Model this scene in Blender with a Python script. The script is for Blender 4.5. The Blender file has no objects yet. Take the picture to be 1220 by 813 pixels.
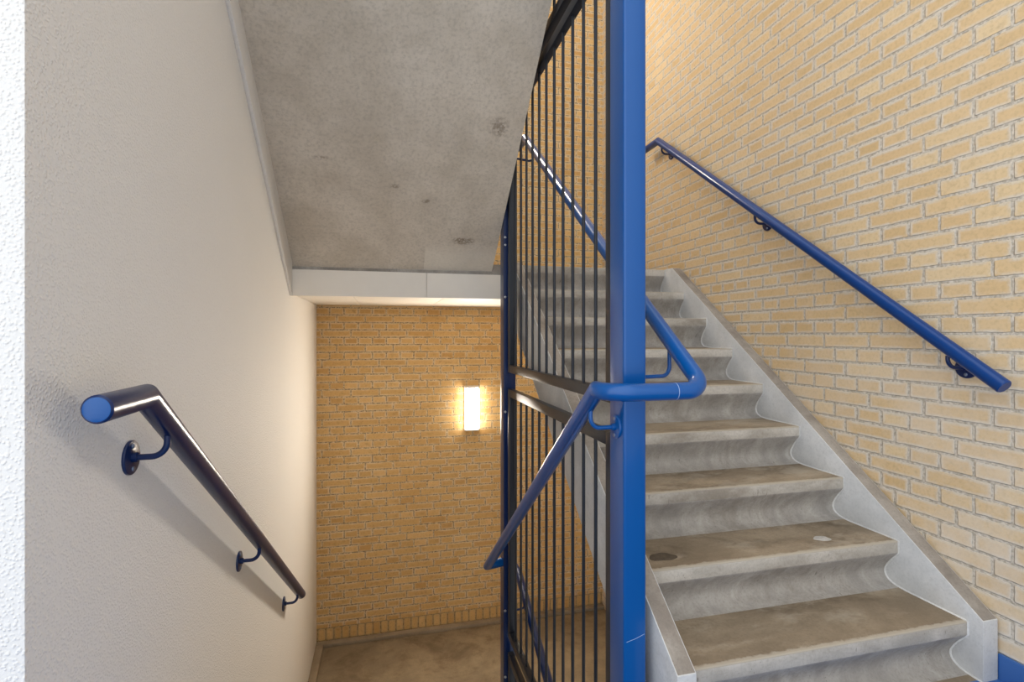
import bpy, bmesh, math, random
from mathutils import Vector, Matrix
random.seed(4)
SC = bpy.context.scene
COL = SC.collection

# ------------------------------------------------------------------ helpers
def srgb(r, g, b):
    f = lambda c: (c/255/12.92) if c/255 <= 0.04045 else ((c/255+0.055)/1.055)**2.4
    return (f(r), f(g), f(b), 1)

def tag(o, label=None, cat=None, group=None, kind=None):
    if label: o['label'] = label
    if cat: o['category'] = cat
    if group: o['group'] = group
    if kind: o['kind'] = kind
    return o

def empty(name, loc, label, cat, group=None):
    o = bpy.data.objects.new(name, None); COL.objects.link(o)
    o.location = loc; o.empty_display_size = 0.05
    return tag(o, label, cat, group)

def link(name, bm, mat, parent=None, angle=35, smooth=True):
    """bmesh (world coordinates) -> ONE mesh object; children are re-based on their parent's origin"""
    bmesh.ops.recalc_face_normals(bm, faces=bm.faces[:])
    me = bpy.data.meshes.new(name); bm.to_mesh(me); bm.free()
    for m in (mat if isinstance(mat, (list, tuple)) else [mat]): me.materials.append(m)
    if smooth:
        for p in me.polygons: p.use_smooth = True
        me.set_sharp_from_angle(angle=math.radians(angle))
    o = bpy.data.objects.new(name, me); COL.objects.link(o)
    if parent:
        root = parent
        off = Vector((0, 0, 0))
        while root: off += root.location; root = root.parent
        me.transform(Matrix.Translation(-off)); o.parent = parent
    return o

def struct(name, bm, mat, **k):
    return tag(link(name, bm, mat, **k), kind='structure')

def bevel(bm, geom_edges, w, seg=2):
    bmesh.ops.bevel(bm, geom=geom_edges, offset=w, segments=seg, profile=0.6, affect='EDGES', clamp_overlap=True)

def box(bm, a, b, bev=0.0, seg=2, mi=0):
    t = bmesh.new()
    x0, y0, z0 = a; x1, y1, z1 = b
    v = [t.verts.new(p) for p in ((x0,y0,z0),(x1,y0,z0),(x1,y1,z0),(x0,y1,z0),(x0,y0,z1),(x1,y0,z1),(x1,y1,z1),(x0,y1,z1))]
    for f in ((0,3,2,1),(4,5,6,7),(0,1,5,4),(1,2,6,5),(2,3,7,6),(3,0,4,7)): t.faces.new([v[i] for i in f])
    if bev: bevel(t, t.edges[:], bev, seg)
    for f in t.faces: f.material_index = mi
    merge(bm, t)

def merge(bm, t):
    me = bpy.data.meshes.new('tmp'); t.to_mesh(me); t.free(); bm.from_mesh(me); bpy.data.meshes.remove(me)

def prism_x(bm, poly, x0, x1, bev=0.0, seg=2, mats=None):
    """polygon of (y,z) extruded along x; mats gives a material index for each side face"""
    t = bmesh.new()
    a = [t.verts.new((x0, y, z)) for y, z in poly]; b = [t.verts.new((x1, y, z)) for y, z in poly]
    t.faces.new(a); t.faces.new(b[::-1]); n = len(poly)
    for i in range(n):
        f = t.faces.new((a[i], b[i], b[(i+1) % n], a[(i+1) % n]))
        if mats: f.material_index = mats[i]
    if bev:
        t.normal_update()
        es = [e for e in t.edges if len(e.link_faces) == 2 and e.calc_face_angle(0) > 0.6]
        bevel(t, es, bev, seg)
    merge(bm, t)

def fillet(pts, radii, n=8):
    """polyline with rounded corners; radius 0 keeps a mitre"""
    out = [Vector(pts[0])]
    for i in range(1, len(pts)-1):
        p = Vector(pts[i]); r = radii[i]
        if not r: out.append(p); continue
        u = (Vector(pts[i-1])-p).normalized(); w = (Vector(pts[i+1])-p).normalized()
        ang = u.angle(w); d = r/math.tan(ang/2)
        c = p+(u+w).normalized()*(r/math.sin(ang/2))
        s, e = p+u*d-c, p+w*d-c
        tot = s.angle(e); ax = s.cross(e).normalized()
        for k in range(n+1): out.append(c+Matrix.Rotation(tot*k/n, 3, ax) @ s)
    out.append(Vector(pts[-1])); return out

def tube(bm, path, r, seg=24, bev=0.002, caps=(True, True)):
    path = [Vector(p) for p in path]; n = len(path)
    tans = [(path[i+1]-path[i]).normalized() for i in range(n-1)]
    up = Vector((0, 0, 1)) if abs(tans[0].z) < 0.9 else Vector((1, 0, 0))
    N = tans[0].cross(up).normalized(); rings = []
    def ring(c, tin, nrm, N, rr):
        B = tin.cross(N); res = []
        for k in range(seg):
            a = 2*math.pi*k/seg
            p = (N*math.cos(a)+B*math.sin(a))*rr
            p -= tin*(p.dot(nrm)/tin.dot(nrm)); res.append(bm.verts.new(c+p))
        return res
    if bev: rings.append(ring(path[0], tans[0], tans[0], N, r-bev)); path[0] = path[0]
    rings.append(ring(path[0]+tans[0]*bev, tans[0], tans[0], N, r))
    for i in range(1, n-1):
        tin, to = tans[i-1], tans[i]
        rings.append(ring(path[i], tin, (tin+to).normalized(), N, r))
        N = (tin.rotation_difference(to) @ N); N = (N-to*N.dot(to)).normalized()
    rings.append(ring(path[-1]-tans[-1]*bev, tans[-1], tans[-1], N, r))
    if bev: rings.append(ring(path[-1], tans[-1], tans[-1], N, r-bev))
    for a, b in zip(rings, rings[1:]):
        for k in range(seg): bm.faces.new((a[k], a[(k+1) % seg], b[(k+1) % seg], b[k]))
    if caps[0]: bm.faces.new(rings[0][::-1])
    if caps[1]: bm.faces.new(rings[-1])

def disc(bm, c, axis, r, h, seg=28, bev=0.002, sy=1.0):
    """rounded disc standing on c along axis"""
    t = bmesh.new(); prof = [(r, 0), (r, h-bev), (r-bev*0.4, h-bev*0.3), (r-bev, h)]
    rings = [[t.verts.new((rr*math.cos(2*math.pi*k/seg), sy*rr*math.sin(2*math.pi*k/seg), z)) for k in range(seg)] for rr, z in prof]
    for a, b in zip(rings, rings[1:]):
        for k in range(seg): t.faces.new((a[k], a[(k+1) % seg], b[(k+1) % seg], b[k]))
    t.faces.new(rings[0][::-1]); t.faces.new(rings[-1])
    q = Vector((0, 0, 1)).rotation_difference(Vector(axis))
    t.transform(Matrix.Translation(Vector(c)) @ q.to_matrix().to_4x4()); merge(bm, t)

# ------------------------------------------------------------------ measures
XL, XR, YB = -0.52, 1.92, 4.33
Z0 = -1.104                    # floor the camera stands over
RISE, GO, Y1 = 0.1714, 0.2324, 1.266
NS = 9
ZL = Z0+NS*RISE                # half landing above
YL = Y1+GO*(NS-1)              # its nosing
ZB = -2.465                    # half landing below
TOP = 4.2

# ------------------------------------------------------------------ materials
class NT:
    def __init__(s, name):
        s.m = bpy.data.materials.new(name); s.m.use_nodes = True
        s.t = s.m.node_tree; s.b = s.t.nodes['Principled BSDF']
        s.geo = s.t.nodes.new('ShaderNodeTexCoord').outputs['Object']
    def n(s, kind, **k):
        nd = s.t.nodes.new(kind)
        for a, v in k.items(): setattr(nd, a, v)
        return nd
    def put(s, sock, v):
        if hasattr(v, 'is_linked') or isinstance(v, bpy.types.NodeSocket): s.t.links.new(v, sock)
        elif v is not None: sock.default_value = v
    def math(s, op, a, b=None, c=None, clamp=False):
        nd = s.n('ShaderNodeMath', operation=op, use_clamp=clamp)
        for i, v in enumerate((a, b, c)): s.put(nd.inputs[i], v)
        return nd.outputs[0]
    def noise(s, scale, detail=4, rough=0.55, vec=None, dist=0.0):
        nd = s.n('ShaderNodeTexNoise'); s.put(nd.inputs['Vector'], vec or s.geo)
        nd.inputs['Scale'].default_value = scale; nd.inputs['Detail'].default_value = detail
        nd.inputs['Roughness'].default_value = rough; nd.inputs['Distortion'].default_value = dist
        return nd.outputs['Fac']
    def rng(s, v, a, b, c=0.0, d=1.0, smooth=True):
        nd = s.n('ShaderNodeMapRange', interpolation_type='SMOOTHSTEP' if smooth else 'LINEAR')
        s.put(nd.inputs[0], v)
        for i, x in enumerate((a, b, c, d)): nd.inputs[i+1].default_value = x
        return nd.outputs[0]
    def mix(s, f, a, b, blend='MIX'):
        nd = s.n('ShaderNodeMix', data_type='RGBA', blend_type=blend)
        s.put(nd.inputs[0], f); s.put(nd.inputs[6], a); s.put(nd.inputs[7], b)
        return nd.outputs[2]
    def mixf(s, f, a, b):
        nd = s.n('ShaderNodeMix', data_type='FLOAT')
        s.put(nd.inputs[0], f); s.put(nd.inputs[2], a); s.put(nd.inputs[3], b)
        return nd.outputs[0]
    def scalevec(s, v):
        nd = s.n('ShaderNodeVectorMath', operation='MULTIPLY'); s.put(nd.inputs[0], s.geo); nd.inputs[1].default_value = v
        return nd.outputs[0]
    def bump(s, h, strength, dist):
        nd = s.n('ShaderNodeBump'); s.put(nd.inputs['Height'], h)
        nd.inputs['Strength'].default_value = strength; nd.inputs['Distance'].default_value = dist
        s.t.links.new(nd.outputs[0], s.b.inputs['Normal'])
    def out(s, col=None, rough=0.6, spec=None, **k):
        s.put(s.b.inputs['Base Color'], col); s.put(s.b.inputs['Roughness'], rough)
        if spec is not None: s.b.inputs['Specular IOR Level'].default_value = spec
        for a, v in k.items(): s.put(s.b.inputs[a], v)
        return s.m

def mat_brick(name, axis, v0, h, head0, st1, st3, cols, mort, haze):
    """English cross bond: header courses between stretcher courses whose joints shift by half a brick"""
    s = NT(name)
    sep = s.n('ShaderNodeSeparateXYZ'); s.put(sep.inputs[0], s.geo)
    wob = s.math('MULTIPLY', s.math('SUBTRACT', s.noise(38, 2), 0.5), 0.006)
    wob2 = s.math('MULTIPLY', s.math('SUBTRACT', s.noise(31, 2, vec=s.scalevec((1.1, 1.2, 1.3))), 0.5), 0.006)
    U = s.math('ADD', sep.outputs['XY'.index(axis)], wob); V = s.math('ADD', sep.outputs[2], wob2)
    vv = s.math('DIVIDE', s.math('SUBTRACT', V, v0), h)
    row = s.math('FLOOR', vv); fv = s.math('FRACT', vv)
    m2 = s.math('FLOORED_MODULO', row, 2.0); m4 = s.math('FLOORED_MODULO', row, 4.0)
    shift = s.mixf(s.math('GREATER_THAN', m4, 2.0), st1, st3)
    us = s.math('DIVIDE', s.math('SUBTRACT', U, shift), 0.22)
    uh = s.math('DIVIDE', s.math('SUBTRACT', U, head0), 0.11)
    uu = s.mixf(m2, uh, us); w = s.mixf(m2, 0.11, 0.22)
    cl = s.math('FLOOR', uu); fu = s.math('FRACT', uu)
    du = s.math('MULTIPLY', s.math('MINIMUM', fu, s.math('SUBTRACT', 1.0, fu)), w)
    dv = s.math('MULTIPLY', s.math('MINIMUM', fv, s.math('SUBTRACT', 1.0, fv)), h)
    d = s.math('SMOOTH_MIN', du, dv, 0.006)
    return brick_finish(s, d, row, cl, cols, mort, haze)

def mat_rowlock(name, u0, v0, w, h, cols, mort, haze):
    s = NT(name)
    sep = s.n('ShaderNodeSeparateXYZ'); s.put(sep.inputs[0], s.geo)
    wob = s.math('MULTIPLY', s.math('SUBTRACT', s.noise(38, 2), 0.5), 0.006)
    U = s.math('ADD', sep.outputs[0], wob); V = s.math('ADD', sep.outputs[2], wob)
    uu = s.math('DIVIDE', s.math('SUBTRACT', U, u0), w); vv = s.math('DIVIDE', s.math('SUBTRACT', V, v0), h)
    cl = s.math('FLOOR', uu); fu = s.math('FRACT', uu); row = s.math('FLOOR', vv); fv = s.math('FRACT', vv)
    du = s.math('MULTIPLY', s.math('MINIMUM', fu, s.math('SUBTRACT', 1.0, fu)), w)
    dv = s.math('MULTIPLY', s.math('MINIMUM', fv, s.math('SUBTRACT', 1.0, fv)), h)
    d = s.math('SMOOTH_MIN', du, dv, 0.02)
    return brick_finish(s, d, row, cl, cols, mort, haze)

def brick_finish(s, d, row, cl, cols, mort, haze, core=0.3):
    comb = s.n('ShaderNodeCombineXYZ'); s.put(comb.inputs[0], cl); s.put(comb.inputs[1], row)
    wn = s.n('ShaderNodeTexWhiteNoise', noise_dimensions='2D'); s.put(wn.inputs['Vector'], comb.outputs[0])
    rnd = wn.outputs['Value']
    ramp = s.n('ShaderNodeValToRGB'); s.put(ramp.inputs[0], rnd)
    els = ramp.color_ramp.elements
    els[0].color = cols[0]; els[1].color = cols[-1]
    for i, c in enumerate(cols[1:-1]):
        e = els.new((i+1)/(len(cols)-1)); e.color = c
    n1 = s.noise(14, 5, 0.65); n2 = s.noise(90, 4, 0.6); n3 = s.noise(2.2, 3, 0.5)
    face = s.mix(s.rng(n1, 0.5, 0.75, 0, 0.25), ramp.outputs[0], cols[0])
    # pale smear of mortar along the arrises of some bricks, stained middles
    edge = s.math('MULTIPLY', s.rng(d, 0.006, 0.019, 1, 0), s.rng(s.math('ADD', n1, s.math('MULTIPLY', n3, 0.6)), 0.55, 0.95))
    face = s.mix(s.math('MULTIPLY', edge, haze, clamp=True), face, mort[1])
    dark = tuple(x*0.72 for x in cols[0][:3])+(1,)
    face = s.mix(s.math('MULTIPLY', s.rng(n2, 0.45, 0.7), 0.30), face, dark)
    face = s.mix(s.math('MULTIPLY', s.math('MULTIPLY', s.rng(s.noise(24, 4, 0.7), 0.5, 0.7), s.rng(d, 0.008, 0.022)), 0.55 if haze < 1 else 0.3), face, dark)
    if haze >= 1:
        sz = s.n('ShaderNodeSeparateXYZ'); s.put(sz.inputs[0], s.geo)
        bl = s.math('ADD', s.noise(1.6, 4, 0.6), s.math('MULTIPLY', s.noise(16, 4, 0.7), 0.35))
        bl = s.math('MULTIPLY', s.rng(bl, 0.55, 0.85), s.rng(sz.outputs[2], -0.9, 0.5, 1, 0.1))
        face = s.mix(s.math('MULTIPLY', bl, 0.6), face, srgb(224, 212, 196))
    pit = s.rng(s.noise(160, 2), 0.72, 0.8)
    mask = s.rng(d, 0.0035, 0.0062)
    mcol = s.mix(s.rng(n2, 0.3, 0.7), mort[0], mort[1])
    crack = s.math('MULTIPLY', s.rng(d, 0.003, 0.0052, 0.35, 0), s.rng(s.noise(7, 3), 0.42, 0.62))
    col = s.mix(mask, mcol, face)
    hgt = s.math('ADD', s.math('MULTIPLY', mask, 1.0), s.math('MULTIPLY', n2, 0.28))
    hgt = s.math('ADD', hgt, s.math('MULTIPLY', n1, 0.3))
    s.bump(hgt, 0.75, 0.004)
    return s.out(col, 0.75, 0.3)

def mat_concrete(name, c0, c1, dirt=None, dirt_amt=0.0, pores=0.4, rough=0.8, big=1.7, stretch=(1, 1, 1), bump=0.35, streak=False, wear=False):
    s = NT(name)
    v = s.scalevec(stretch)
    n1 = s.noise(big, 6, 0.62, vec=v, dist=0.4); n2 = s.noise(9, 5, 0.6, vec=v); n3 = s.noise(120, 3, 0.6)
    f = s.math('ADD', s.math('MULTIPLY', n1, 0.6), s.math('MULTIPLY', n2, 0.4))
    col = s.mix(s.rng(f, 0.36, 0.64), c0, c1)
    col = s.mix(s.math('MULTIPLY', s.rng(n3, 0.45, 0.7), 0.30), col, tuple(x*0.75 for x in c0[:3])+(1,))
    col = s.mix(s.math('MULTIPLY', s.rng(s.noise(300, 2), 0.58, 0.72), 0.22), col, c1)
    if dirt:
        dm = s.math('ADD', s.math('MULTIPLY', s.noise(3.1, 6, 0.7, vec=v, dist=0.25), 0.7), s.math('MULTIPLY', n2, 0.3))
        col = s.mix(s.math('MULTIPLY', s.rng(dm, 0.45, 0.66), dirt_amt), col, dirt)
    if streak:     # scuffs from shoes
        sc = s.rng(s.noise(1, 3, 0.6, vec=s.scalevec((75, 30, 15))), 0.66, 0.72)
        col = s.mix(s.math('MULTIPLY', s.math('MULTIPLY', sc, s.rng(s.noise(4), 0.45, 0.6)), 0.6), col, srgb(84, 76, 68))
    if wear:       # front edge worn pale, ragged
        sy = s.n('ShaderNodeSeparateXYZ'); s.put(sy.inputs[0], s.geo)
        w = s.math('FRACT', s.math('DIVIDE', s.math('SUBTRACT', sy.outputs[1], Y1-1.25), GO))
        w = s.math('ADD', w, s.math('MULTIPLY', s.math('SUBTRACT', s.noise(30, 5, 0.7), 0.5), 0.12))
        col = s.mix(s.rng(w, 0.04, 0.08, 0.6, 0), col, srgb(188, 179, 164))
        col = s.mix(s.math('MULTIPLY', s.rng(s.noise(1, 5, 0.65, vec=s.scalevec((5, 9, 9))), 0.5, 0.68), 0.5), col, srgb(172, 160, 142))
    vor = s.n('ShaderNodeTexVoronoi'); s.put(vor.inputs['Vector'], s.geo); vor.inputs['Scale'].default_value = 70
    pm = s.math('MULTIPLY', s.rng(vor.outputs['Distance'], 0.06, 0.13, 1, 0), s.rng(s.noise(20, 2), 0.55, 0.65))
    col = s.mix(s.math('MULTIPLY', pm, pores), col, tuple(x*0.35 for x in c0[:3])+(1,))
    s.bump(s.math('SUBTRACT', s.math('ADD', s.math('MULTIPLY', n3, 0.5), s.math('MULTIPLY', n2, 0.6)), pm), bump, 0.003)
    return s.out(col, rough, 0.3)

def mat_soffit(name, c0, c1, spots):
    """fair-faced concrete with pale bloom, fine speckle and a few brown stains (centre, radius, stretch)"""
    s = NT(name)
    n1 = s.noise(1.3, 5, 0.6, dist=0.3); n2 = s.noise(5.5, 6, 0.7); n3 = s.noise(70, 4, 0.7); n4 = s.noise(260, 2)
    f = s.math('ADD', s.math('MULTIPLY', n1, 0.5), s.math('MULTIPLY', n2, 0.5))
    col = s.mix(s.rng(f, 0.34, 0.66), c0, c1)
    col = s.mix(s.math('MULTIPLY', s.rng(n3, 0.42, 0.72), 0.36), col, tuple(x*0.55 for x in c0[:3])+(1,))
    col = s.mix(s.math('MULTIPLY', s.rng(n4, 0.6, 0.75), 0.25), col, c1)
    sp = s.n('ShaderNodeSeparateXYZ'); s.put(sp.inputs[0], s.geo)
    pour = s.math('MULTIPLY', s.math('GREATER_THAN', sp.outputs[0], 0.231-0.07), s.rng(sp.outputs[1], 2.95-YL, 3.06-YL))
    col = s.mix(s.math('MULTIPLY', pour, 0.5), col, srgb(236, 229, 216))
    for (p, r, sc, amt) in spots:
        m = s.n('ShaderNodeVectorMath', operation='SUBTRACT'); s.put(m.inputs[0], s.geo); m.inputs[1].default_value = (p[0]-0.07, p[1]-YL, p[2]-ZL)   # relative to the flight's base
        m2 = s.n('ShaderNodeVectorMath', operation='MULTIPLY'); s.put(m2.inputs[0], m.outputs[0]); m2.inputs[1].default_value = sc
        L = s.n('ShaderNodeVectorMath', operation='LENGTH'); s.put(L.inputs[0], m2.outputs[0])
        near = s.rng(s.math('SUBTRACT', L.outputs['Value'], s.math('MULTIPLY', s.math('SUBTRACT', s.noise(18, 5, 0.7), 0.5), r*1.8)), r*0.2, r, 1, 0)
        col = s.mix(s.math('MULTIPLY', s.math('MULTIPLY', near, s.rng(s.noise(45, 4, 0.7), 0.36, 0.56)), amt), col, srgb(112, 92, 70))
    s.bump(s.math('ADD', s.math('MULTIPLY', n3, 0.5), s.math('MULTIPLY', n2, 0.5)), 0.3, 0.003)
    return s.out(col, 0.85, 0.25)

def mat_plaster(name, c):
    s = NT(name)
    n1 = s.noise(150, 3, 0.6); n2 = s.noise(330, 2, 0.5); n3 = s.noise(0.9, 3)
    vor = s.n('ShaderNodeTexVoronoi', feature='SMOOTH_F1'); s.put(vor.inputs['Vector'], s.geo); vor.inputs['Scale'].default_value = 190
    grain = s.rng(vor.outputs['Distance'], 0.05, 0.5, 1, 0)
    col = s.mix(s.rng(n3, 0.3, 0.7, 0, 0.35), c, tuple(x*0.93 for x in c[:3])+(1,))
    col = s.mix(s.math('MULTIPLY', s.rng(n1, 0.5, 0.68), 0.22), col, tuple(x*0.86 for x in c[:3])+(1,))
    s.bump(s.math('ADD', s.math('MULTIPLY', grain, 0.7), s.math('MULTIPLY', n1, 0.5)), 0.6, 0.0025)
    return s.out(col, 0.7, 0.3)

def mat_paint(name, c, rough=0.25, coat=0.3, orange=0.12, spec=0.5):
    s = NT(name)
    s.bump(s.noise(60, 2), orange, 0.001)
    col = s.mix(s.rng(s.noise(5, 3), 0.3, 0.7, 0, 0.2), c, tuple(x*0.85 for x in c[:3])+(1,))
    return s.out(col, rough, spec, **{'Coat Weight': coat, 'Coat Roughness': 0.12})

def mat_flat(name, c, rough=0.5, metallic=0.0):
    s = NT(name); s.bump(s.noise(200, 2), 0.05, 0.001)
    col = s.mix(s.rng(s.noise(8, 3), 0.3, 0.7, 0, 0.25), c, tuple(x*0.9 for x in c[:3])+(1,))
    return s.out(col, rough, 0.4, Metallic=metallic)

BR = [srgb(205, 160, 98), srgb(219, 178, 116), srgb(211, 168, 106), srgb(226, 188, 128)]
M = {}
M['brick_right'] = mat_brick('yellow_brick_right', 'Y', 0.971, 0.0605, 1.522, 1.577, 1.467,
                             [srgb(208, 176, 128), srgb(218, 188, 143), srgb(213, 181, 134), srgb(222, 196, 154)],
                             (srgb(166, 154, 136), srgb(214, 203, 187)), 1.0)
M['brick_back'] = mat_brick('yellow_brick_back', 'X', 0.158, 0.0598, -0.423, -0.26, -0.369, BR,
                            (srgb(132, 110, 80), srgb(228, 204, 164)), 0.95)
M['rowlock'] = mat_rowlock('yellow_brick_on_edge', -0.512, -2.437, 0.0605, 0.102, BR, (srgb(140, 112, 74), srgb(190, 165, 122)), 0.7)
M['plaster'] = mat_plaster('white_sprayed_plaster', srgb(234, 230, 224))
M['white'] = mat_flat('white_board', srgb(234, 226, 214), 0.55)
M['soffit'] = mat_soffit('fair_faced_concrete', srgb(198, 187, 170), srgb(222, 212, 197),
                         [((0.533, 2.394, 0.988), 0.06, (1, 0.8, 0.8), 0.6), ((0.444, 2.955, 0.544), 0.035, (0.4, 1, 1), 0.75),
                          ((-0.284, 2.547, 0.827), 0.022, (0.4, 1.2, 1.2), 0.65), ((0.216, 2.741, 0.703), 0.018, (0.6, 1, 1), 0.6), ((0.051, 2.669, 0.751), 0.018, (0.5, 1, 1), 0.6)])
M['tread'] = mat_concrete('worn_brown_tread_concrete', srgb(124, 109, 90), srgb(160, 144, 122), srgb(82, 69, 54), 0.85, 0.3, 0.75, 2.6, (0.6, 1, 1), 0.3, wear=True)
M['riser'] = mat_concrete('grey_riser_concrete', srgb(142, 136, 129), srgb(186, 180, 172), srgb(102, 92, 80), 0.6, 0.8, 0.75, 3.2, (1.3, 1, 0.6), 0.35, streak=True)
M['nosing'] = mat_concrete('pale_chipped_nosing_concrete', srgb(166, 158, 146), srgb(204, 196, 184), srgb(116, 104, 88), 0.7, 0.7, 0.75, 7, (0.6, 1, 1), 0.4, streak=True)
M['stringer'] = mat_concrete('pale_stringer_concrete', srgb(188, 187, 185), srgb(212, 210, 207), srgb(148, 140, 130), 0.3, 0.35, 0.7, 2.2, (1, 1, 1), 0.25)
M['stringer_top'] = mat_concrete('dusty_stringer_top', srgb(132, 122, 112), srgb(166, 157, 146), srgb(108, 98, 88), 0.5, 0.5, 0.85, 6, (1, 1, 1), 0.4)
M['bead'] = mat_concrete('pale_joint_filler', srgb(190, 188, 184), srgb(214, 211, 206), None, 0, 0.2, 0.8, 4)
M['low_floor'] = mat_concrete('terrazzo_landing_floor', srgb(136, 120, 97), srgb(170, 151, 122), srgb(98, 80, 58), 0.7, 0.6, 0.6, 1.6, (1, 1, 1), 0.2)
M['kerb'] = mat_concrete('smooth_kerb_concrete', srgb(146, 130, 108), srgb(176, 158, 132), srgb(112, 96, 76), 0.4, 0.3, 0.7, 3, (1, 1, 1), 0.2)
M['blue'] = mat_paint('blue_gloss_paint', srgb(0, 78, 146), 0.30, 0.35, 0.12, 0.3)
M['blue_shaded'] = mat_paint('blue_gloss_paint_shaded', srgb(6, 34, 82), 0.3, 0.12, 0.12, 0.38)  # same blue paint as the post, with shade put into the colour
M['blue_half_shaded'] = mat_paint('blue_gloss_paint_half_shaded', srgb(0, 54, 116), 0.28, 0.1, 0.12, 0.32)  # same blue paint again, colour darkened part way for weaker light
M['dark'] = mat_paint('dark_grey_gloss_paint', srgb(36, 40, 48), 0.38, 0.08, 0.12, 0.3)
M['blue_floor'] = mat_flat('blue_linoleum', srgb(58, 102, 165), 0.5)
M['zinc'] = mat_flat('zinc_bolt', srgb(200, 202, 205), 0.35, 0.8)
M['screw'] = mat_flat('painted_screw', srgb(120, 130, 150), 0.3, 0.5)
M['seam'] = mat_flat('paint_chip', srgb(150, 170, 205), 0.6)
M['stain'] = mat_concrete('dark_spilled_stain', srgb(72, 62, 51), srgb(98, 86, 71), None, 0, 0.4, 0.7, 22)
M['filler'] = mat_concrete('pale_filler_patch', srgb(158, 153, 147), srgb(192, 188, 182), None, 0, 0.6, 0.8, 20)
s = NT('lamp_diffuser')
M['glow'] = s.out(srgb(255, 250, 240), 0.4, None, **{'Emission Color': (1.0, 0.91, 0.78, 1), 'Emission Strength': 230.0})
s = NT('lamp_diffuser_side')
M['glow2'] = s.out(srgb(255, 250, 240), 0.4, None, **{'Emission Color': (1.0, 0.91, 0.78, 1), 'Emission Strength': 16.0})

# ------------------------------------------------------------------ setting
bm = bmesh.new(); box(bm, (XL-0.34, 0.92, -2.9), (XL, YB+0.25, TOP), 0.004)
struct('wall_left', bm, M['plaster'])
bm = bmesh.new(); box(bm, (XR, -0.6, -2.9), (XR+0.22, YB+0.22, TOP))
struct('wall_right', bm, M['brick_right'], smooth=False)
bm = bmesh.new()
box(bm, (XL, YB, ZB+0.03+0.102), (XR, YB+0.22, TOP)); box(bm, (XL, YB, -2.9), (XR, YB+0.22, ZB+0.03+0.102), mi=1)
struct('wall_back', bm, [M['brick_back'], M['rowlock']], smooth=False)

bm = bmesh.new()                                                     # storey floor under the camera
box(bm, (-1.6, -0.6, Z0-0.2), (XR, 1.14, Z0)); box(bm, (0.63, 1.14, Z0-0.2), (XR, 1.40, Z0))
struct('floor', bm, M['blue_floor'], smooth=False)
bm = bmesh.new(); box(bm, (XL, 2.80, ZB-0.2), (XR, YB, ZB))          # half landing below
struct('floor_lower', bm, M['low_floor'], smooth=False)
bm = bmesh.new()                                                     # half landing above
box(bm, (XL, YL+0.022, 0.262), (0.757, YB, ZL)); box(bm, (0.757, YL+0.2924, 0.262), (XR, YB, ZL))
struct('floor_upper', bm, M['riser'], smooth=False)
bm = bmesh.new()                                                     # lining boards under the upper landing
for a, b in ((XL, -0.187), (-0.184, 0.373), (0.376, 0.93), (0.933, XR)):
    box(bm, (a, YL+0.022, 0.236), (b, YB, 0.262), 0.003)
struct('ceiling', bm, M['white'])
bm = bmesh.new()                                                     # white fascia on the landing's edge
for a, b in ((XL, 0.246), (0.248, 0.757)): box(bm, (a, YL, 0.222), (b, YL+0.022, 0.372), 0.002)
struct('trim_1', bm, M['white'])
bm = bmesh.new()                                                     # plastered string along the flight overhead
zz = lambda y: 0.222+0.745*(YL-y)
poly = [(YL, 0.222), (YL, 0.40), (YL+0.02, 0.43), (0.92, zz(0.92)+0.22), (0.92, zz(0.92))]
prism_x(bm, poly, XL, XL+0.016, 0.003)
struct('trim_2', bm, M['plaster'])
bm = bmesh.new(); box(bm, (XL, YB-0.05, ZB), (XR, YB, ZB+0.03), 0.005)
struct('baseboard_back', bm, M['kerb'])
bm = bmesh.new(); box(bm, (XL, 2.95, ZB), (XL+0.055, YB-0.05, ZB+0.03), 0.005)
struct('baseboard_left', bm, M['kerb'])
bm = bmesh.new(); box(bm, (XR-0.012, -0.6, Z0), (XR, 1.225, Z0+0.082), 0.002)
struct('baseboard_right', bm, M['blue_floor'])

# ------------------------------------------------------------------ concrete stairs
PROF = [(0, 0), (0, -0.043), (0.006, -0.052), (0.026, -0.075), (0.042, -0.098), (0.052, -0.118), (0.054, -0.133), (0.049, -0.147), (0.038, -0.158), (0.020, -0.1655), (-0.004, -0.1696), (-0.03, -0.1714)]
def step_poly(y, z, dirn=1, back=0.2924, cut=True):
    p = [(y+dirn*a, z+b) for a, b in PROF]
    p += [(y+dirn*0.07, z-RISE), (y+dirn*back, z-0.06 if cut else z-RISE), (y+dirn*back, z)]
    mats = [2]*1+[1]*9+[0]+[1, 1, 1, 0]
    return p, mats[:len(p)]

def tl(y): return -0.911+0.742*(y-1.222)
def stringer_poly():
    return [(1.222, Z0), (1.222, -0.911), (1.222+(ZL+0.0-(-0.911))/0.742, ZL+0.002), (YL+0.2924, ZL+0.002), (YL+0.2924, tl(YL+0.2924)-0.35), (1.43, Z0)]

up = empty('concrete_staircase', (1.33, 1.25, Z0), 'right-hand concrete stair flight climbing beside the yellow brick wall', 'staircase', 'concrete stair flights')
X0, X1 = 0.815, 1.842
for k in range(NS):
    y, z = Y1+GO*k, Z0+RISE*(k+1)
    bm = bmesh.new(); p, mm = step_poly(y, z)
    prism_x(bm, p, X0, X1, 0.0, mats=mm)
    bm.edges.ensure_lookup_table()
    es = [e for e in bm.edges if all(abs(v.co.y-y) < 1e-5 and abs(v.co.z-z) < 1e-5 for v in e.verts)]
    bevel(bm, es, 0.005, 3)
    st = link('step', bm, [M['tread'], M['riser'], M['nosing']], up, angle=40)
    bm = bmesh.new()
    tube(bm, [(X1-0.0005, y+a, z+b) for a, b in PROF]+[(X1-0.0005, max(1.223, y-GO+0.004), z-RISE)], 0.0038, 8, 0.0)
    link('joint_bead', bm, M['bead'], st)
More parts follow.
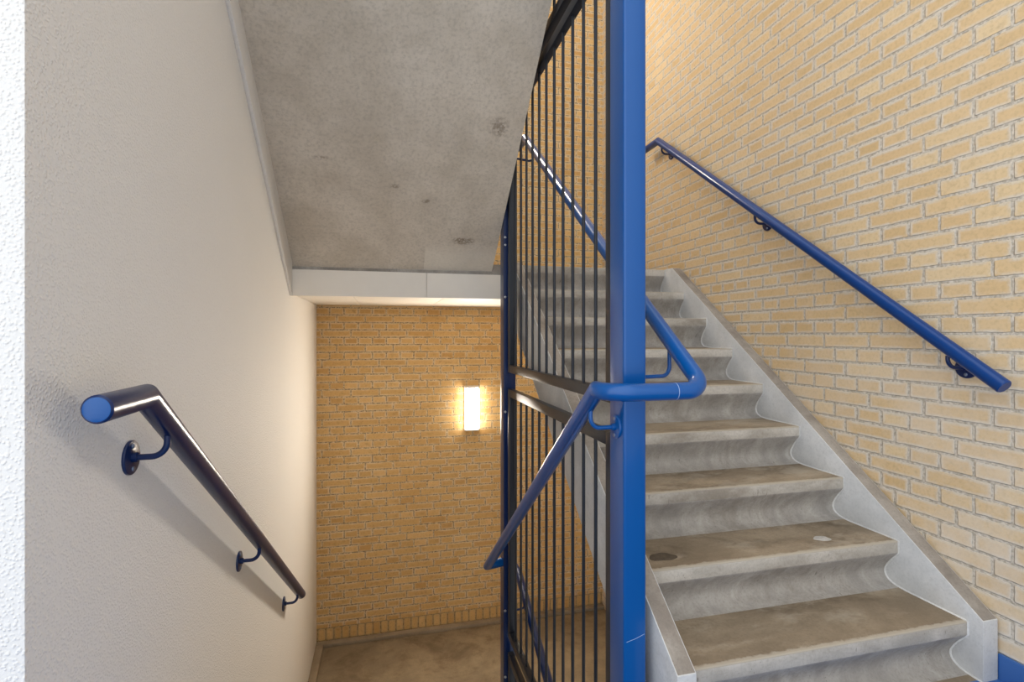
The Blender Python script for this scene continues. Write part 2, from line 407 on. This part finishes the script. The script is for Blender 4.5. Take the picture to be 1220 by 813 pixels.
def patch(parent, cx, cy, z, rx, ry, mat, name, seed):
    rr = random.Random(seed); bm = bmesh.new(); n = 30
    ring = []
    ph = [rr.uniform(0, 6.28) for _ in range(4)]
    for i in range(n):
        a = 2*math.pi*i/n; q = 1+0.09*math.sin(2*a+ph[0])+0.07*math.sin(3*a+ph[1])+0.05*math.sin(5*a+ph[2])
        ring.append((cx+rx*q*math.cos(a), cy+ry*q*math.sin(a)))
    lo = [bm.verts.new((a, b, z-0.001)) for a, b in ring]; hi = [bm.verts.new((cx+(a-cx)*.93, cy+(b-cy)*.93, z+0.0012)) for a, b in ring]
    bm.faces.new(hi); bm.faces.new(lo[::-1])
    for i in range(n): bm.faces.new((lo[i], lo[(i+1) % n], hi[(i+1) % n], hi[i]))
    return link(name, bm, mat, parent)
steps = [c for c in up.children]
steps.sort(key=lambda o: o.name)

for name_x in ((0.757, 0.815), (1.842, 1.905)):
    bm = bmesh.new()
    prism_x(bm, stringer_poly(), name_x[0], name_x[1], 0.003, mats=[0, 1, 1, 0, 0, 0])
    link('stringer', bm, [M['stringer'], M['stringer_top']], up)

# flight overhead on the left (underside seen), rising from the upper landing towards the camera
ov = empty('concrete_staircase', (0.07, YL, ZL), 'concrete stair flight overhead whose bare grey sloping underside is seen', 'staircase', 'concrete stair flights')
bm = bmesh.new()
XA, XE = XL+0.001, 0.652
NX, NY = 12, 24
def sof(u, v):            # u across, v along the slope upward to the camera
    x = XA+(XE-XA)*u; y = YL+0.075-(YL+0.075-1.2)*v
    zr = 0.352+0.797*(YL+0.075-y); zl = 0.352+0.708*(YL+0.075-y)
    return (x, y, zl+(zr-zl)*u)
grid = [[bm.verts.new(sof(i/NX, j/NY)) for i in range(NX+1)] for j in range(NY+1)]
topg = [[bm.verts.new((v.co.x, v.co.y, v.co.z+0.16)) for v in r] for r in grid]
for j in range(NY):
    for i in range(NX):
        bm.faces.new((grid[j][i], grid[j][i+1], grid[j+1][i+1], grid[j+1][i]))
        bm.faces.new((topg[j][i], topg[j+1][i], topg[j+1][i+1], topg[j][i+1]))
for j in range(NY):
    for i in (0, NX): bm.faces.new((grid[j][i], grid[j+1][i], topg[j+1][i], topg[j][i]))
for i in range(NX):
    for j in (0, NY): bm.faces.new((grid[j][i], grid[j][i+1], topg[j][i+1], topg[j][i]))
link('slab', bm, M['soffit'], ov)
for k in range(NS):
    y, z = YL+0.16-GO*k, ZL+RISE*(k+1)
    bm = bmesh.new(); p, mm = step_poly(y, z, -1, 0.2524)
    prism_x(bm, p, XL+0.02, XE, 0.0, mats=mm)
    link('step', bm, [M['tread'], M['riser'], M['nosing']], ov, angle=40)

# flight going down on the left to the lower landing
dn = empty('concrete_staircase', (0.07, 1.14, Z0), 'concrete stair flight going down between white wall and dark bar screen', 'staircase', 'concrete stair flights')
G2, R2 = 0.24, (Z0-ZB)/8
for k in range(7):
    y0 = 1.14+G2*k; z = Z0-R2*(k+1)
    bm = bmesh.new()
    prism_x(bm, [(y0+0.001, z), (y0+G2-0.02, z), (y0+G2, z-0.004), (y0+G2, z-R2+0.0), (y0+0.05, z-R2-0.02), (y0+0.001, z-0.1)], XL+0.001, 0.615, mats=[0, 2, 1, 1, 1, 1])
    link('step', bm, [M['tread'], M['riser'], M['nosing']], dn)

# ------------------------------------------------------------------ wall lamps
def lamp(z, label):
    t = empty('wall_lamp', (0.72, YB, z), label, 'lamp', 'wall lamps on the brick back wall')
    bm = bmesh.new(); box(bm, (0.657, YB-0.016, z-0.19), (0.783, YB, z+0.19), 0.003)
    link('base', bm, M['white'], t)
    bm = bmesh.new(); box(bm, (0.663, YB-0.062, z-0.174), (0.777, YB-0.016, z+0.174), 0.010, 3)
    bm.normal_update()
    for f in bm.faces: f.material_index = 0 if f.calc_center_median().y < YB-0.061 else 1
    link('diffuser', bm, [M['glow'], M['glow2']], t)
    for s_ in (-1, 1):
        bm = bmesh.new(); a, b = sorted((z+s_*0.174, z+s_*0.186))
        box(bm, (0.661, YB-0.058, a), (0.779, YB-0.016, b), 0.003)
        link('end_cap', bm, M['white'], t)
    return t
lamp(-0.622, 'lit white rectangular lamp on the brick wall above the lower landing')
lamp(-0.622+3.087, 'lit white rectangular lamp high on the brick wall above the upper landing')

# ------------------------------------------------------------------ handrails
RR = 0.0237
def bracket(parent, base, out, rail_pt, rad=0.0065, ros=0.036, mat=None):
    """rosette on a wall/post at base, arm out along 'out' then up into the rail"""
    base, out, rail_pt = Vector(base), Vector(out), Vector(rail_pt)
    d = (rail_pt-base).dot(out)
    el = base+out*d; el.y += (rail_pt.y-base.y)
    bm = bmesh.new()
    tube(bm, fillet([base, el, rail_pt], [0, min(0.03, d*0.5), 0], 8), rad, 14, 0)
    br = link('bracket', bm, mat, parent)
    bm = bmesh.new(); disc(bm, base, out, ros, 0.006, 32, 0.0015)
    tube(bm, [base+out*0.005, base+out*0.016], rad+0.004, 16, 0.001)
    link('rosette', bm, mat, br)
    for s_ in (-1, 1):
        bm = bmesh.new(); disc(bm, base+out*0.006+Vector((0, 0, s_*0.024)), out, 0.0055, 0.003, 14, 0.0012)
        link('screw', bm, M['screw'], br)
    return br

# left: on the white wall
hl = empty('handrail', (-0.45, 1.14, -0.12), 'dark blue tubular handrail on the white plaster wall', 'handrail')
XH = -0.45; SL = 0.689
bm = bmesh.new(); tube(bm, [(XH, 0.966, -0.121), (XH, 1.142, -0.12), (XH, 3.075, -0.12-SL*(3.075-1.142))], RR, 32, 0.003)
link('rail', bm, M['blue_shaded'], hl)
for y in (1.245, 2.08, 2.945):
    zr = -0.12-SL*(y-1.142)
    bracket(hl, (XL, y, zr-0.068), (1, 0, 0), (XH, y, zr-RR*0.9), mat=M['blue_shaded'])
for o_ in [o for o in hl.children if o.name.startswith('rail')]:
    bm = bmesh.new(); disc(bm, (XH, 0.9665, -0.121), (0, -1, 0), 0.0205, 0.0012, 32, 0.0008)  # lighter blue disc paints in the daylight falling on the rail's end
    link('end_cap', bm, M['blue'], o_)

# right: on the brick wall
hr = empty('handrail', (1.85, 1.17, -0.16), 'long blue tubular handrail on the yellow brick wall at right', 'handrail')
XW = 1.85; SR = 0.7327
bm = bmesh.new(); tube(bm, [(XW, 1.169, -0.162), (XW, 3.23, -0.162+SR*(3.23-1.169)), (XW, 3.44, -0.162+SR*(3.23-1.169))], RR, 32, 0.003)
link('rail', bm, M['blue_half_shaded'], hr)
for y in (1.322, 2.255, 3.17):
    zr = -0.162+SR*(y-1.169)
    bracket(hr, (XR, y, zr-0.062), (-1, 0, 0), (XW, y+0.012, zr-RR*0.9), mat=M['blue_shaded'])

# centre: one continuous rail wrapping round the near post
XU, XD, YF, ZF = 0.852, 0.568, 1.236, -0.152
hc = empty('handrail', (0.71, YF, ZF), 'bright blue handrail wrapping round the thick blue post', 'handrail')
SU = 0.742
yU, zU = 3.09, ZF+SU*(3.09-YF)
pth = fillet([(XU, yU+0.16, zU), (XU, yU, zU), (XU, YF, ZF), (XD, YF, ZF), (XD, 1.318, ZF), (XD, 2.845, ZF-0.752*(2.845-1.318)), (0.657, 2.868, ZF-0.752*(2.845-1.318))], [0, 0, 0.062, 0.07, 0, 0, 0])
bm = bmesh.new(); tube(bm, pth, RR, 32, 0.0)
rc = link('rail', bm, M['blue'], hc)
bm = bmesh.new(); tube(bm, [(0.7565, YF, ZF), (0.7580, YF, ZF)], RR+0.0003, 32, 0.0)
link('weld_seam', bm, M['seam'], rc)
zb = ZF-0.752*(1.372-1.318)
bracket(hc, (0.655, 1.378, zb-0.075), (-1, 0, 0), (XD+0.004, 1.372, zb-RR*0.8), 0.0062, 0.034, M['blue'])
zb = ZF+SU*(1.385-YF)
bracket(hc, (0.725, 1.39, zb-0.085), (1, 0, 0), (XU, 1.42, zb+0.026-RR*0.9), 0.0062, 0.034, M['blue'])
zb = ZF+SU*(2.92-YF)
bracket(hc, (0.725, 2.885, zb-0.075), (1, 0, 0), (XU, 2.92, zb-RR*0.9), 0.0062, 0.034, M['blue_shaded'])

# lower: next rail down, seen through the bars
hw = empty('handrail', (0.80, 3.05, -1.47), 'dark blue handrail low behind the bars above the lower landing floor', 'handrail')
bm = bmesh.new()
SW = 0.47
tube(bm, [(0.80, 3.17, -1.465), (0.80, 3.05, -1.465), (0.80, 1.9, -1.465-SW*(3.05-1.9))], RR, 28, 0.003)
link('rail', bm, M['blue_shaded'], hw)
zb = -1.465-SW*(3.05-2.90)
bracket(hw, (0.725, 2.885, zb-0.06), (1, 0, 0), (0.80, 2.895, zb-RR*0.9), 0.0062, 0.034, M['blue_shaded'])

# ------------------------------------------------------------------ posts
PX0, PX1 = 0.655, 0.725
np_ = empty('steel_post', (0.69, 1.38, Z0), 'thick bright blue square steel post in front of the stairs', 'post')
bm = bmesh.new(); box(bm, (PX0, 1.33, Z0+0.008), (PX1, 1.426, TOP), 0.008, 3)
post = link('shaft', bm, M['blue'], np_)
bm = bmesh.new()
for (xa, za, xb, zc) in ((PX0+0.008, -0.868, PX0+0.035, -0.862), (PX0+0.035, -0.862, PX1-0.006, -0.852)):
    tube(bm, [(xa, 1.3302, za), (xb, 1.3302, zc)], 0.0007, 6, 0.0)
link('scratch', bm, M['seam'], post)
bm = bmesh.new(); box(bm, (PX0-0.022, 1.315, Z0), (PX1+0.012, 1.44, Z0+0.010), 0.002)
link('base_plate', bm, M['blue'], np_)
fp = empty('steel_post', (0.69, 2.87, ZB), 'dark blue steel post at the far end of the bar screen', 'post')
bm = bmesh.new(); box(bm, (PX0, 2.83, ZB+0.01), (PX1, 2.918, TOP), 0.005, 3)
link('shaft', bm, M['blue_shaded'], fp)
for zb in (0.55, 0.507, 0.213, -0.436, -1.56, -1.934):
    bm = bmesh.new(); disc(bm, (0.6635, 2.83, zb), (0, -1, 0), 0.0068, 0.006, 14, 0.002)
    link('bolt', bm, M['zinc'], fp)
bm = bmesh.new(); box(bm, (PX0-0.03, 2.80, ZB), (PX1+0.03, 2.95, ZB+0.012), 0.002)
link('base_plate', bm, M['blue_shaded'], fp)

# ------------------------------------------------------------------ bar screen panels
SX0, SX1 = 0.671, 0.703
YA, YZ = 1.451, 2.80
BARS = [1.604+0.1077*k for k in range(11)]
def panel(z0, z1, label, bolts=()):
    t = empty('screen_panel', (0.687, (YA+YZ)/2, z0), label, 'screen', 'dark bar screen panels between the two posts')
    for a, b in ((YA, YA+0.040), (YZ-0.040, YZ)):
        bm = bmesh.new(); box(bm, (SX0, a, z0), (SX1, b, z1), 0.003); link('stile', bm, M['dark'], t)
    for a, b in ((z0, z0+0.042), (z1-0.042, z1)):
        bm = bmesh.new(); box(bm, (SX0, YA+0.040, a), (SX1, YZ-0.040, b), 0.003); link('rail', bm, M['dark'], t)
    base = None
    for y in BARS:
        if base is None:
            bm = bmesh.new(); tube(bm, [(0.687, y, z0+0.040), (0.687, y, z1-0.040)], 0.0062, 14, 0.0)
            base = link('bar', bm, M['dark'], t); yb0 = y
        else:
            c = base.copy(); COL.objects.link(c); c.parent = t; c.location = (0, y-yb0, 0)
    for zb in bolts:
        for (y0, y1, yh) in ((YA-0.0248, YA+0.001, YA-0.012), (YZ-0.001, YZ+0.0298, YZ+0.014)):
            bm = bmesh.new(); tube(bm, [(0.685, y0, zb), (0.685, y1, zb)], 0.006, 12, 0.001)
            tube(bm, [(0.685, yh-0.005, zb), (0.685, yh+0.005, zb)], 0.010, 6, 0.001)
            b = link('bolt', bm, M['zinc'], t)
    return t
panel(-0.210, 1.238, 'dark steel bar panel between the posts, at eye level and above', (-0.075, 0.215, 0.51, 0.55, 1.0))
panel(-1.690, -0.302, 'dark steel bar panel below the open gap, down to the lower landing', (-0.44, -1.0, -1.55))
panel(-2.42, -1.775, 'dark steel bar panel at the bottom of the screen, near the lower landing floor', (-1.93, -2.3))
panel(1.292, 2.74, 'dark steel bar panel at the top of the screen, almost hidden by the concrete slope', (1.45, 2.5))

# ------------------------------------------------------------------ step patches, stains on the lower landing
S2 = steps[1]; z2 = Z0+RISE*2
patch(S2, 0.925, 1.585, z2, 0.048, 0.034, M['stain'], 'dark_stain', 3)
patch(S2, 1.585, 1.585, z2, 0.034, 0.022, M['filler'], 'filler_patch', 5)

# ------------------------------------------------------------------ light
W = bpy.data.worlds.new('World'); SC.world = W; W.use_nodes = True
wt = W.node_tree; bg = wt.nodes['Background']
bg.inputs['Color'].default_value = (0.90, 0.95, 1.0, 1); # daylight comes mostly from high windows behind and to the left of the landing
tc = wt.nodes.new('ShaderNodeTexCoord'); dt = wt.nodes.new('ShaderNodeVectorMath'); dt.operation = 'DOT_PRODUCT'
dt.inputs[1].default_value = Vector((-0.72, -0.45, 0.53)).normalized()
mr = wt.nodes.new('ShaderNodeMapRange'); mr.interpolation_type = 'SMOOTHSTEP'
for i_, v_ in enumerate((-0.25, 1.0, 0.62, 1.85)): mr.inputs[i_+1].default_value = v_
wt.links.new(tc.outputs['Generated'], dt.inputs[0]); wt.links.new(dt.outputs['Value'], mr.inputs[0])
wt.links.new(mr.outputs[0], bg.inputs['Strength'])

# ------------------------------------------------------------------ camera
cam = bpy.data.cameras.new('Camera'); co = bpy.data.objects.new('Camera', cam); COL.objects.link(co)
co.location = (0, 0, 0); co.rotation_euler = (math.radians(90), 0, -math.radians(13.95))
cam.sensor_fit = 'HORIZONTAL'; cam.sensor_width = 36; cam.lens = 613/1220*36
cam.shift_y = -(406.5-399.0)/1220
cam.clip_start = 0.02
SC.camera = co
vs = SC.view_settings
vs.view_transform = 'Standard'; vs.look = 'None'; vs.gamma = 1; vs.use_curve_mapping = False; vs.exposure = 0.31
